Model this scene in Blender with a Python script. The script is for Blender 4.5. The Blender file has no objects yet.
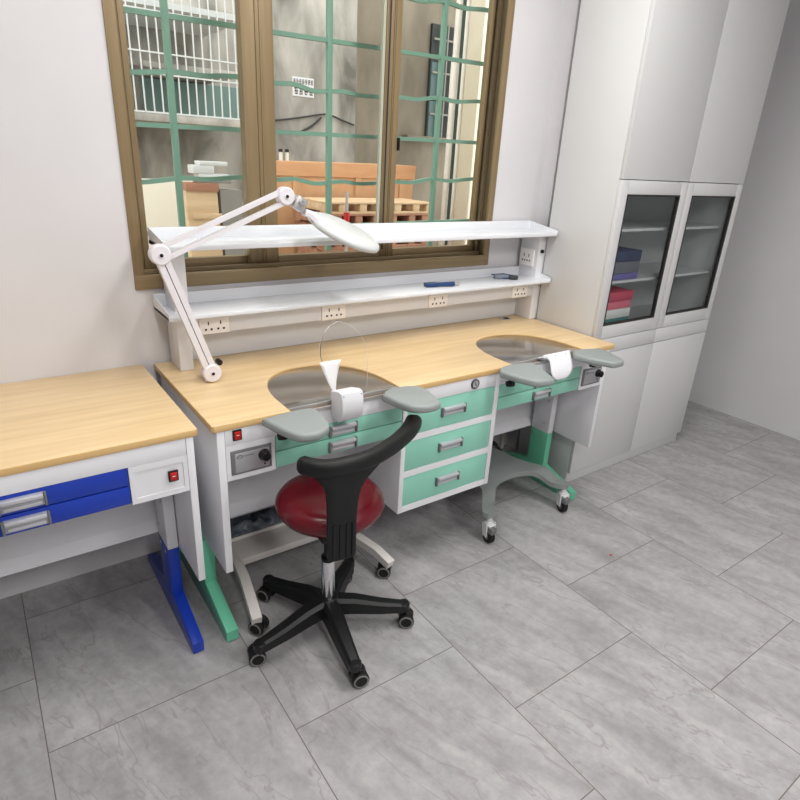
import bpy, bmesh, math, random
from mathutils import Vector, Matrix
random.seed(7)
S = bpy.context.scene
COL = S.collection
PI = math.pi

# ------------------------------------------------------------------ materials
def lin(c):
    c /= 255.0
    return c / 12.92 if c <= 0.04045 else ((c + 0.055) / 1.055) ** 2.4
def rgb(r, g, b): return (lin(r), lin(g), lin(b), 1)

def mat(name, col, rough=0.5, metal=0.0, spec=0.5, coat=0.0):
    m = bpy.data.materials.new(name); m.use_nodes = True
    p = m.node_tree.nodes['Principled BSDF']
    p.inputs['Base Color'].default_value = rgb(*col)
    p.inputs['Roughness'].default_value = rough
    p.inputs['Metallic'].default_value = metal
    p.inputs['Specular IOR Level'].default_value = spec
    p.inputs['Coat Weight'].default_value = coat
    p.inputs['Coat Roughness'].default_value = 0.1
    return m

def noise_mat(name, c1, c2, scale=(1, 1, 1), nscale=5.0, detail=6, rough=0.6, metal=0.0, bump=0.0, dist=0.0, lo=0.3, hi=0.7, spec=0.5):
    m = mat(name, c1, rough, metal, spec)
    n, l = m.node_tree.nodes, m.node_tree.links
    p = n['Principled BSDF']
    tc = n.new('ShaderNodeTexCoord'); mp = n.new('ShaderNodeMapping')
    mp.inputs['Scale'].default_value = scale
    nz = n.new('ShaderNodeTexNoise'); nz.inputs['Scale'].default_value = nscale
    nz.inputs['Detail'].default_value = detail; nz.inputs['Distortion'].default_value = dist
    cr = n.new('ShaderNodeValToRGB')
    cr.color_ramp.elements[0].position = lo; cr.color_ramp.elements[0].color = rgb(*c1)
    cr.color_ramp.elements[1].position = hi; cr.color_ramp.elements[1].color = rgb(*c2)
    l.new(tc.outputs['Object'], mp.inputs['Vector']); l.new(mp.outputs['Vector'], nz.inputs['Vector'])
    l.new(nz.outputs['Fac'], cr.inputs['Fac']); l.new(cr.outputs['Color'], p.inputs['Base Color'])
    if bump:
        b = n.new('ShaderNodeBump'); b.inputs['Strength'].default_value = bump; b.inputs['Distance'].default_value = 0.01
        l.new(nz.outputs['Fac'], b.inputs['Height']); l.new(b.outputs['Normal'], p.inputs['Normal'])
    return m

def glass_mat(name, tint=(0.95, 0.97, 0.96), gloss=0.08, rough=0.0):
    m = bpy.data.materials.new(name); m.use_nodes = True
    n, l = m.node_tree.nodes, m.node_tree.links
    n.clear()
    out = n.new('ShaderNodeOutputMaterial'); mx = n.new('ShaderNodeMixShader')
    t = n.new('ShaderNodeBsdfTransparent'); t.inputs['Color'].default_value = (*tint, 1)
    g = n.new('ShaderNodeBsdfGlossy'); g.inputs['Roughness'].default_value = rough
    fr = n.new('ShaderNodeLayerWeight'); fr.inputs['Blend'].default_value = gloss
    l.new(fr.outputs['Fresnel'], mx.inputs['Fac']); l.new(t.outputs[0], mx.inputs[1]); l.new(g.outputs[0], mx.inputs[2])
    l.new(mx.outputs[0], out.inputs['Surface'])
    return m

def emit_mat(name, strength, col=(1, 1, 1)):
    m = bpy.data.materials.new(name); m.use_nodes = True
    n, l = m.node_tree.nodes, m.node_tree.links
    n.clear()
    out = n.new('ShaderNodeOutputMaterial'); e = n.new('ShaderNodeEmission')
    e.inputs['Strength'].default_value = strength; e.inputs['Color'].default_value = (*col, 1)
    l.new(e.outputs[0], out.inputs['Surface'])
    return m

def floor_mat():
    m = mat('marble_tile', (165, 160, 158), 0.22)
    n, l = m.node_tree.nodes, m.node_tree.links
    p = n['Principled BSDF']
    tc = n.new('ShaderNodeTexCoord')
    sx = n.new('ShaderNodeSeparateXYZ'); l.new(tc.outputs['Object'], sx.inputs[0])
    def math_(op, a, b):
        k = n.new('ShaderNodeMath'); k.operation = op
        for i, v in enumerate((a, b)):
            if isinstance(v, (int, float)): k.inputs[i].default_value = v
            else: l.new(v, k.inputs[i])
        return k.outputs[0]
    T = 0.588
    ax = math_('SUBTRACT', sx.outputs['X'], 0.519)
    ay = math_('SUBTRACT', sx.outputs['Y'], 0.826)
    cb = n.new('ShaderNodeCombineXYZ'); l.new(ay, cb.inputs[0]); l.new(ax, cb.inputs[1])
    br = n.new('ShaderNodeTexBrick')
    br.offset = 0.5; br.offset_frequency = 2; br.squash = 1.0
    br.inputs['Scale'].default_value = 1.0
    br.inputs['Brick Width'].default_value = T; br.inputs['Row Height'].default_value = T
    br.inputs['Mortar Size'].default_value = 0.0016; br.inputs['Mortar Smooth'].default_value = 0.2
    br.inputs['Bias'].default_value = 0
    br.inputs['Color1'].default_value = (0, 0, 0, 1); br.inputs['Color2'].default_value = (1, 1, 1, 1)
    l.new(cb.outputs[0], br.inputs['Vector'])
    # veins: noise stretched along one diagonal, shifted tile by tile
    off = n.new('ShaderNodeVectorMath'); off.operation = 'MULTIPLY_ADD'
    off.inputs[1].default_value = (3.1, 1.7, 0.0)
    l.new(br.outputs['Color'], off.inputs[0]); l.new(tc.outputs['Object'], off.inputs[2])
    mp = n.new('ShaderNodeMapping'); mp.vector_type = 'TEXTURE'; mp.inputs['Rotation'].default_value = (0, 0, math.radians(-74)); mp.inputs['Scale'].default_value = (1.0, 0.30, 1)
    l.new(off.outputs[0], mp.inputs['Vector'])
    def nz(scale, detail, dist):
        k = n.new('ShaderNodeTexNoise'); k.inputs['Scale'].default_value = scale; k.inputs['Detail'].default_value = detail
        k.inputs['Roughness'].default_value = 0.6; k.inputs['Distortion'].default_value = dist
        l.new(mp.outputs[0], k.inputs['Vector']); return k.outputs['Fac']
    n1 = nz(3.0, 10, 0.5); n2 = nz(1.7, 4, 0.5)
    cr = n.new('ShaderNodeValToRGB'); e = cr.color_ramp.elements
    e[0].position = 0.34; e[0].color = rgb(141, 139, 140)
    e[1].position = 0.68; e[1].color = rgb(182, 180, 181)
    fn = n.new('ShaderNodeTexNoise'); fn.inputs['Scale'].default_value = 26; fn.inputs['Detail'].default_value = 7; fn.inputs['Roughness'].default_value = 0.7
    l.new(off.outputs[0], fn.inputs['Vector'])
    mixn = math_('ADD', math_('MULTIPLY', n1, 0.62), math_('MULTIPLY', fn.outputs['Fac'], 0.38))
    l.new(mixn, cr.inputs['Fac'])
    v = n.new('ShaderNodeValToRGB'); e = v.color_ramp.elements      # thin darker veins
    e[0].position = 0.492; e[0].color = (0, 0, 0, 1); e[1].position = 0.5; e[1].color = (1, 1, 1, 1)
    x = v.color_ramp.elements.new(0.515); x.color = (0, 0, 0, 1)
    l.new(n2, v.inputs['Fac'])
    vm = math_('MULTIPLY', v.outputs['Color'], math_('MULTIPLY', n1, 0.85))
    m1 = n.new('ShaderNodeMix'); m1.data_type = 'RGBA'
    l.new(vm, m1.inputs['Factor']); l.new(cr.outputs['Color'], m1.inputs[6]); m1.inputs[7].default_value = rgb(132, 126, 124)
    m2 = n.new('ShaderNodeMix'); m2.data_type = 'RGBA'
    l.new(br.outputs['Fac'], m2.inputs['Factor']); l.new(m1.outputs[2], m2.inputs[6]); m2.inputs[7].default_value = rgb(112, 104, 98)
    l.new(m2.outputs[2], p.inputs['Base Color'])
    return m

M = {}
M['floor'] = floor_mat()
M['wall'] = noise_mat('white_plaster', (208, 206, 208), (213, 211, 213), nscale=3, rough=0.7)
M['ceiling'] = mat('ceiling_white', (235, 235, 235), 0.8)
M['white'] = mat('white_powder_coat', (226, 226, 229), 0.35)
M['greymetal_in'] = mat('pale_grey_powder_coat', (214, 214, 217), 0.4)
M['cabinet'] = mat('cabinet_white', (206, 206, 206), 0.3)
M['shelfwhite'] = mat('white_gloss_shelf', (226, 228, 232), 0.25)
M['wood'] = noise_mat('beech_laminate', (214, 184, 138), (229, 202, 158), scale=(1.0, 14, 14), nscale=2.6, detail=7, rough=0.3, dist=0.4)
M['woodedge'] = noise_mat('beech_edge_band', (206, 168, 110), (217, 182, 126), scale=(1.0, 10, 10), nscale=3, rough=0.35)
M['green'] = mat('mint_green_lacquer', (140, 202, 182), 0.32)
M['greenleg'] = mat('green_powder_coat', (104, 190, 156), 0.32)
M['blueleg'] = mat('royal_blue_powder_coat', (10, 52, 164), 0.3)
M['steel'] = mat('brushed_steel', (190, 188, 186), 0.16, 0.9)
M['steeldull'] = mat('satin_steel', (196, 194, 192), 0.35, 0.7)
M['chrome'] = mat('chrome', (215, 215, 218), 0.08, 1.0)
M['brownrail'] = mat('brown_rail', (118, 92, 68), 0.4)
M['pad'] = mat('grey_vinyl_pad', (144, 150, 149), 0.45)
M['black'] = mat('black_plastic', (17, 17, 18), 0.42, 0.0, 0.35)
M['blacksoft'] = mat('black_rubberised', (17, 18, 18), 0.5, 0.0, 0.35)
M['rubber'] = mat('dark_rubber', (22, 21, 21), 0.6, 0.0, 0.3)
M['greyring'] = mat('grey_tyre', (112, 110, 108), 0.5)
M['red'] = mat('dark_red_vinyl', (98, 7, 22), 0.24)
M['switchred'] = mat('red_rocker', (190, 24, 24), 0.3)
M['plate'] = mat('grey_control_plate', (172, 172, 175), 0.35, 0.4)
M['platerim'] = mat('grey_control_rim', (120, 120, 122), 0.4, 0.3)
M['ink'] = mat('dark_ink', (60, 60, 64), 0.5)
M['lockface'] = mat('lock_face', (200, 202, 204), 0.25, 0.6)
M['recess'] = mat('handle_recess', (178, 180, 184), 0.4, 0.4)
M['handle'] = mat('handle_aluminium', (206, 206, 210), 0.3, 0.5)
M['socket'] = mat('cream_socket', (250, 246, 243), 0.35)
M['hole'] = mat('socket_hole', (26, 24, 24), 0.6)
M['lamp'] = mat('lamp_enamel', (226, 222, 226), 0.32)
M['lamphead'] = mat('lamp_lid', (204, 207, 206), 0.32)
M['bronze'] = noise_mat('bronze_anodised', (132, 113, 82), (146, 126, 92), scale=(30, 30, 1.0), nscale=2, rough=0.4, metal=0.25)
M['bronze_shaded'] = noise_mat('bronze_reveal_shaded', (88, 75, 55), (100, 86, 62), scale=(30, 30, 1.0), nscale=2, rough=0.4, metal=0.25)  # same bronze, shade of the inward jamb faces put into the colour
M['bronzefoot'] = noise_mat('bronze_sill', (132, 113, 82), (146, 126, 92), scale=(1, 30, 30), nscale=2, rough=0.4, metal=0.25)
M['seal'] = mat('sash_seal', (176, 178, 160), 0.6)
M['gasket_gap'] = mat('dark_gasket_and_gap', (36, 34, 32), 0.6)  # cabinet gaskets and caps, also the shade in the sash gap
M['glass'] = glass_mat('window_glass', gloss=0.06)
M['cabglass'] = glass_mat('cabinet_glass', tint=(0.92, 0.94, 0.94), gloss=0.08)
M['acrylic'] = glass_mat('clear_acrylic', tint=(0.985, 0.985, 0.98), gloss=0.05)
M['acrylicedge'] = mat('acrylic_edge', (235, 235, 233), 0.2)
M['film'] = mat('white_film', (250, 250, 250), 0.5)
M['paper'] = mat('white_paper', (238, 238, 242), 0.6)
M['grille'] = mat('green_grille_paint', (124, 160, 142), 0.5)
M['trolley'] = mat('grey_powder_coat', (134, 140, 138), 0.4)
M['offwhite'] = mat('offwhite_powder_coat', (220, 215, 210), 0.4)
M['bag'] = noise_mat('dark_polythene', (66, 72, 82), (120, 128, 138), nscale=14, rough=0.25, bump=0.6, dist=1.5)
M['blackbag'] = noise_mat('black_polythene', (18, 18, 19), (60, 60, 60), nscale=30, rough=0.35, bump=0.8)
M['blue'] = mat('navy_plastic', (28, 62, 110), 0.35)
M['greyplastic'] = mat('grey_plastic', (120, 128, 138), 0.3)
M['concrete'] = noise_mat('weathered_concrete', (118, 115, 108), (206, 202, 195), scale=(1.6, 1.6, 0.7), nscale=2.2, detail=11, rough=0.9, dist=0.5, lo=0.3, hi=0.68)
M['concrete2'] = noise_mat('dark_concrete', (112, 104, 92), (160, 150, 134), scale=(1.6, 1.6, 0.7), nscale=1.8, detail=9, rough=0.9, lo=0.25, hi=0.75)
M['ground'] = noise_mat('yard_ground', (150, 140, 128), (190, 178, 160), nscale=3, rough=0.9)
M['ply'] = noise_mat('orange_plywood', (198, 150, 110), (218, 172, 130), scale=(1.5, 3, 1.5), nscale=3, rough=0.6)
M['plyband'] = noise_mat('plywood_band', (198, 146, 104), (216, 166, 124), scale=(1, 4, 4), nscale=3, rough=0.6)
M['pine'] = noise_mat('pale_pine', (204, 172, 136), (226, 198, 160), scale=(1, 6, 6), nscale=3, rough=0.7)
M['pinered'] = noise_mat('reddish_timber', (150, 104, 84), (190, 140, 112), scale=(1, 6, 6), nscale=3, rough=0.7)
M['cream'] = noise_mat('cream_render', (196, 188, 166), (214, 206, 186), nscale=2, rough=0.9)
M['cream_sunlit'] = mat('sunlit_cream', (246, 240, 224), 0.8)  # cream wall colour with sunlight painted in
M['pipe'] = noise_mat('white_pvc', (222, 218, 208), (236, 232, 224), nscale=6, rough=0.5)
M['pvcgrey'] = mat('grey_pvc', (142, 138, 132), 0.5)
M['cagewhite'] = mat('white_bar_paint', (214, 216, 216), 0.5)
M['teal'] = mat('teal_pane', (120, 150, 146), 0.25)
M['dark'] = mat('dark_opening', (52, 56, 56), 0.6)
M['bluegrey'] = mat('bluegrey_frame', (86, 108, 110), 0.5)
M['emit'] = emit_mat('tube_glow', 5.5, (1.0, 0.985, 0.96))
M['wire'] = mat('black_cable', (62, 60, 58), 0.6)
for nm, c in (('b_purple', (108, 100, 160)), ('b_pink', (222, 112, 130)), ('b_white', (232, 230, 228)), ('b_teal', (84, 140, 134)), ('b_navy', (58, 66, 96)), ('b_rose', (196, 74, 96)), ('b_grey', (110, 110, 118))):
    M[nm] = mat(nm + '_card', c, 0.5)

# ------------------------------------------------------------------ mesh builder
class MB:
    def __init__(s): s.bm = bmesh.new()
    def _merge(s, t, mi):
        for f in t.faces: f.material_index = mi
        me = bpy.data.meshes.new('tmp'); t.to_mesh(me); t.free()
        s.bm.from_mesh(me); bpy.data.meshes.remove(me)
        return s
    def box(s, x0, x1, y0, y1, z0, z1, b=0.0, mi=0, seg=2, rot=None, piv=None):
        t = bmesh.new(); bmesh.ops.create_cube(t, size=1)
        for v in t.verts:
            v.co = Vector((x0 + (v.co.x + .5) * (x1 - x0), y0 + (v.co.y + .5) * (y1 - y0), z0 + (v.co.z + .5) * (z1 - z0)))
        if b: bmesh.ops.bevel(t, geom=t.edges[:], offset=b, segments=seg, affect='EDGES', profile=0.5)
        if rot is not None:
            c = Vector(piv) if piv else Vector(((x0 + x1) / 2, (y0 + y1) / 2, (z0 + z1) / 2))
            for v in t.verts: v.co = rot @ (v.co - c) + c
        return s._merge(t, mi)
    def prism(s, pts, ax, a0, a1, b=0.0, mi=0, side=None, seg=2):
        """polygon pts (2-D) extruded along axis ax; the other two axes take the pts in x,y,z order"""
        t = bmesh.new()
        def P(p, a):
            return {'x': Vector((a, p[0], p[1])), 'y': Vector((p[0], a, p[1])), 'z': Vector((p[0], p[1], a))}[ax]
        A = [t.verts.new(P(p, a0)) for p in pts]; B = [t.verts.new(P(p, a1)) for p in pts]
        n = len(pts)
        fa = t.faces.new(A); fb = t.faces.new(B[::-1])
        sides = [t.faces.new((A[(i + 1) % n], A[i], B[i], B[(i + 1) % n])) for i in range(n)]
        bmesh.ops.recalc_face_normals(t, faces=t.faces[:])
        if b:
            ed = [e for e in t.edges if fa in e.link_faces or fb in e.link_faces]
            bmesh.ops.bevel(t, geom=ed, offset=b, segments=seg, affect='EDGES', profile=0.5)
        if side is not None:
            k = {'x': 0, 'y': 1, 'z': 2}[ax]
            for f in t.faces: f.material_index = mi if abs(f.normal[k]) > 0.9 else side
            me = bpy.data.meshes.new('tmp'); t.to_mesh(me); t.free(); s.bm.from_mesh(me); bpy.data.meshes.remove(me)
            return s
        return s._merge(t, mi)
    def sweep(s, pts, sec, ups=None, mi=0, cap=True, scale=None):
        """section sec [(a,b)] swept along pts; a lies across, b along the up vector"""
        t = bmesh.new(); pts = [Vector(p) for p in pts]; rings = []
        for i, p in enumerate(pts):
            d = (pts[min(i + 1, len(pts) - 1)] - pts[max(i - 1, 0)]).normalized()
            u = Vector(ups) if ups else (Vector((0, 0, 1)) if abs(d.z) < 0.9 else Vector((0, 1, 0)))
            r = d.cross(u).normalized(); u2 = r.cross(d).normalized()
            k = scale[i] if scale else 1.0
            ka, kb = k if isinstance(k, tuple) else (k, k)
            rings.append([t.verts.new(p + r * (a * ka) + u2 * (b * kb)) for a, b in sec])
        n = len(sec)
        for A, B in zip(rings, rings[1:]):
            for i in range(n): t.faces.new((A[i], A[(i + 1) % n], B[(i + 1) % n], B[i]))
        if cap: t.faces.new(rings[0][::-1]); t.faces.new(rings[-1])
        bmesh.ops.recalc_face_normals(t, faces=t.faces[:])
        return s._merge(t, mi)
    def tube(s, pts, r, n=12, mi=0, scale=None):
        return s.sweep(pts, [(r * math.cos(2 * PI * i / n), r * math.sin(2 * PI * i / n)) for i in range(n)], mi=mi, scale=scale)
    def lathe(s, prof, c, axis=(0, 0, 1), n=32, mi=0):
        t = bmesh.new(); ax = Vector(axis).normalized()
        u = ax.orthogonal().normalized(); w = ax.cross(u)
        c = Vector(c); rings = []
        for r, z in prof:
            if r < 1e-6: rings.append([t.verts.new(c + ax * z)])
            else: rings.append([t.verts.new(c + ax * z + u * (r * math.cos(2 * PI * i / n)) + w * (r * math.sin(2 * PI * i / n))) for i in range(n)])
        for A, B in zip(rings, rings[1:]):
            for i in range(n):
                j = (i + 1) % n
                if len(A) == 1 and len(B) == 1: continue
                if len(A) == 1: t.faces.new((A[0], B[i], B[j]))
                elif len(B) == 1: t.faces.new((A[i], A[j], B[0]))
                else: t.faces.new((A[i], A[j], B[j], B[i]))
        if len(rings[0]) > 1: t.faces.new(rings[0][::-1])
        if len(rings[-1]) > 1: t.faces.new(rings[-1])
        bmesh.ops.recalc_face_normals(t, faces=t.faces[:])
        return s._merge(t, mi)
    def cyl(s, c, axis, r, h, n=24, mi=0, b=0.0):
        pr = [(r, 0), (r, h)] if not b else [(r - b, 0), (r, b), (r, h - b), (r - b, h)]
        return s.lathe(pr, c, axis, n, mi)
    def grid(s, rows, mi=0, close=False):
        t = bmesh.new(); R = [[t.verts.new(Vector(p)) for p in r] for r in rows]
        for A, B in zip(R, R[1:]):
            for i in range(len(A) - 1): t.faces.new((A[i], A[i + 1], B[i + 1], B[i]))
        return s._merge(t, mi)
    def build(s, name, mats, parent=None, base=None, angle=35, label=None):
        if not isinstance(mats, (list, tuple)): mats = [mats]
        me = bpy.data.meshes.new(name)
        bmesh.ops.recalc_face_normals(s.bm, faces=s.bm.faces[:])
        root = parent
        off = Vector((0, 0, 0))
        while root is not None: off += root.location; root = root.parent
        if parent is None and base is not None: off = Vector(base)
        own = Vector((0, 0, 0))
        if off.length: bmesh.ops.translate(s.bm, vec=-off, verts=s.bm.verts[:])
        s.bm.to_mesh(me); s.bm.free()
        for m in mats: me.materials.append(M[m] if isinstance(m, str) else m)
        for p in me.polygons: p.use_smooth = True
        me.set_sharp_from_angle(angle=math.radians(angle))
        o = bpy.data.objects.new(name, me); COL.objects.link(o)
        if parent is not None: o.parent = parent
        elif base is not None: o.location = base
        if label: o['label'] = label
        return o

def thing(name, label, cat, loc, group=None):
    o = bpy.data.objects.new(name, None); COL.objects.link(o)
    o.location = loc; o.empty_display_size = 0.05
    return tag(o, label, cat, group)
def tag(o, label, cat, group=None):
    o['label'] = label; o['category'] = cat
    if group: o['group'] = group
    return o
def struct(o):
    o['kind'] = 'structure'; return o
def copy_tree(o, parent=None):
    c = o.copy(); COL.objects.link(c)
    if parent is not None: c.parent = parent
    for ch in list(o.children): copy_tree(ch, c)
    return c
def rz(a): return Matrix.Rotation(a, 3, 'Z')
def catmull(P, k=8):
    P = [Vector(p) for p in P]; out = []
    for i in range(len(P) - 1):
        a, b, c, d = P[max(i - 1, 0)], P[i], P[i + 1], P[min(i + 2, len(P) - 1)]
        for j in range(k):
            t = j / k
            out.append(0.5 * ((2 * b) + (c - a) * t + (2 * a - 5 * b + 4 * c - d) * t * t + (-a + 3 * b - 3 * c + d) * t ** 3))
    out.append(P[-1]); return out

YW = 2.16          # inner face of the window wall
XR = 2.385         # wall pier beside the tall cabinet
# ------------------------------------------------------------------ room shell
o = struct(MB().box(-2.6, 4.2, -2.6, YW + .001, -0.05, 0).build('floor', 'floor'))
struct(MB().box(-2.6, 4.2, -2.6, YW + .13, 2.85, 2.92).build('ceiling', 'ceiling'))
WX0, WX1, WZ0, WZ1 = 0.44, 2.076, 1.066, 2.62
w = MB()
w.box(-2.6, WX0, YW, YW + .13, 0, 2.85); w.box(WX1, 4.2, YW, YW + .13, 0, 2.85)
w.box(WX0, WX1, YW, YW + .13, 0, WZ0); w.box(WX0, WX1, YW, YW + .13, WZ1, 2.85)
struct(w.build('wall_back', 'wall'))
struct(MB().box(XR, XR + .35, 2.08, YW + .002, 0, 2.85).build('wall_pier', 'wall'))
struct(MB().box(4.1, 4.2, -2.6, YW, 0, 2.85).build('wall_right', 'wall'))
struct(MB().box(-2.7, -2.6, -2.6, YW, 0, 2.85).build('wall_left', 'wall'))
struct(MB().box(-2.6, 4.2, -2.7, -2.6, 0, 2.85).build('wall_front', 'wall'))

# ------------------------------------------------------------------ window
wn = bpy.data.objects.new('window_1', None); COL.objects.link(wn); wn.location = (1.26, YW, WZ0); wn['kind'] = 'structure'
f = MB()
FW = 0.034
f.box(WX1 - FW, WX1, YW - .006, YW + .006, WZ0, WZ1, .002)
f.box(WX0, WX0 + FW, YW - .006, YW + .006, WZ0, WZ1, .002)
f.box(WX0, WX1, YW - .006, YW + .006, WZ1 - FW, WZ1, .002)
# jamb linings running back to the sashes
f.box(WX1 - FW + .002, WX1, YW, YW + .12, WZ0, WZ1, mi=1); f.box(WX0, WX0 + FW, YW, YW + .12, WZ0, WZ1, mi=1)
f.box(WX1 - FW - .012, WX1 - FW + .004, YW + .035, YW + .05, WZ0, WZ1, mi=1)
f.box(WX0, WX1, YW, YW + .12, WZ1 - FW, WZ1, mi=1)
f.build('window_frame', ['bronze', 'bronze_shaded'], wn)
f = MB()
f.box(WX0, WX1, YW - .008, YW + .008, WZ0, WZ0 + .05, .003)
f.box(WX0, WX1, YW, YW + .12, WZ0, WZ0 + .035)
f.box(WX0 + FW, WX1 - FW, YW + .028, YW + .038, WZ0 + .03, WZ0 + .062, .002)
f.build('window_sill_rail', 'bronzefoot', wn)
SY = 2.205         # sashes
def sash(x0, x1, y, l, r, seal=None):
    m = MB(); z0, z1 = WZ0 + .036, WZ1 - FW
    m.box(x0, x0 + l, y, y + .03, z0, z1, .003); m.box(x1 - r, x1, y, y + .03, z0, z1, .003)
    for xa, wd in ((x0, l), (x1 - r, r)):       # extruded ribs on the stiles
        m.box(xa + wd * .42, xa + wd * .47, y - .004, y + .002, z0, z1, .001)
        m.box(xa + wd * .55, xa + wd * .58, y - .003, y + .002, z0, z1, .001)
    m.box(x0 + l, x1 - r, y, y + .03, z0, z0 + .05, .003, 1); m.box(x0 + l, x1 - r, y, y + .03, z1 - .05, z1, .003, 1)
    m.build('sash_frame', ['bronze', 'bronzefoot'], wn)
    MB().box(x0 + l - .004, x1 - r + .004, y + .012, y + .017, z0 + .046, z1 - .046).build('pane', 'glass', wn)
sash(WX0 + FW - .002, 0.945, SY + .032, .045, .064)
sash(0.875, 1.4755, SY, .117, .012)
sash(1.491, WX1 - FW + .006, SY + .032, .066, .022)
m = MB(); m.box(1.452, 1.476, SY + .008, SY + .02, WZ0 + .09, WZ1 - .1)
m.build('seal_strip', 'seal', wn)
m = MB(); m.box(1.4765, 1.4905, SY + .012, SY + .03, WZ0 + .09, WZ1 - .1); m.build('sash_gap_shade', 'gasket_gap', wn)  # dark strip painted in for the shaded gap between the sashes
m = MB(); m.box(1.5575, 1.5645, SY + .022, SY + .040, 1.56, 1.61, .001); m.build('sash_latch', 'black', wn)

# steel grille outside the window
g = thing('window_grille', 'green painted steel window grille with straight and wavy bars outside the window', 'window grille', (1.3, 2.4, 1.2))
for xv in (0.088, 0.684, 1.319, 1.894):
    t = .008
    MB().box(xv - .011, xv + .011, 2.39, 2.41, 1.13, 2.62, .001).build('vertical_bar', 'grille', g)
WAVE = [(-.2, 0), (.09, .012), (.25, -.004), (.40, .0), (.54, -.006), (.70, .009), (.80, .006), (.925, .0145), (1.085, .0065), (1.158, .0095), (1.249, -.008), (1.328, -.003), (1.39, .0005), (1.47, -.008), (1.584, -.0045), (1.68, 0), (1.77, -.001), (1.885, .0145), (2.0, .006), (2.155, .017), (2.35, .01)]
for k, z in enumerate((1.235, 1.421, 1.606, 1.772, 1.948, 2.148, 2.33, 2.5)):
    if k % 2: pts = catmull([(x, 2.4, z + .0175 * (x - 1.3) + dz) for x, dz in WAVE], 4)
    else: pts = [(-.2, 2.4, z - .026), (2.35, 2.4, z + .0184)]
    MB().sweep(pts, [(-.008, -.008), (.008, -.008), (.008, .008), (-.008, .008)]).build('horizontal_bar', 'grille', g)

# ------------------------------------------------------------------ benches
def outline(x0, x1, y0, y1, cuts):
    """table outline with rounded front corners and D-shaped front cut-outs"""
    pts = [(x0, y1), (x0, y0 + .006), (x0 + .006, y0)]
    for cx, hw, yb, yc in cuts:
        pts.append((cx - hw, y0))
        for i in range(0, 25):
            t = PI - PI * i / 24
            c, s_ = math.cos(t), math.sin(t)
            ex = 2 / 2.35
            pts.append((cx + hw * math.copysign(abs(c) ** ex, c), yc + (yb - yc) * abs(s_) ** ex))
        pts.append((cx + hw, y0))
    pts += [(x1 - .006, y0), (x1, y0 + .006), (x1, y1)]
    return pts

def dshape(cx, hw, yb, yc, y0, e=0.0):
    pts = [(cx - hw - e, y0)]
    for i in range(25):
        t = PI - PI * i / 24; c, s_ = math.cos(t), math.sin(t); ex = 2 / 2.35
        pts.append((cx + (hw + e) * math.copysign(abs(c) ** ex, c), yc + (yb + e - yc) * abs(s_) ** ex))
    return pts + [(cx + hw + e, y0)]

def handle(parent, cx, cz, y, w=.115, h=.036):
    m = MB()
    m.box(cx - w / 2, cx + w / 2, y - .004, y + .002, cz - h / 2, cz + h / 2, .0015, 0)      # recessed frame
    m.box(cx - w / 2 - .001, cx - w / 2 + .005, y - .012, y, cz - h / 2 - .001, cz + h / 2 + .001, .002, 2)
    m.box(cx + w / 2 - .005, cx + w / 2 + .001, y - .012, y, cz - h / 2 - .001, cz + h / 2 + .001, .002, 2)
    m.box(cx - w / 2 + .006, cx + w / 2 - .006, y - .016, y - .002, cz + h / 2 - .012, cz + h / 2, .003, 1)
    m.box(cx - w / 2 + .010, cx + w / 2 - .010, y - .008, y - .002, cz - h / 2 + .004, cz - h / 2 + .013, .002, 1)
    m.build('handle', ['recess', 'handle', 'platerim'], parent)

def leg_mesh(x0, x1):
    m = MB()
    prof = [(1.735, .285), (1.735, .108), (1.555, .052), (1.535, .044), (1.535, .006), (1.55, .0), (2.10, .0), (2.11, .01), (2.11, .028), (1.845, .108), (1.845, .285)]
    m.prism(prof, 'x', x0, x1, b=.002)
    return m

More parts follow.
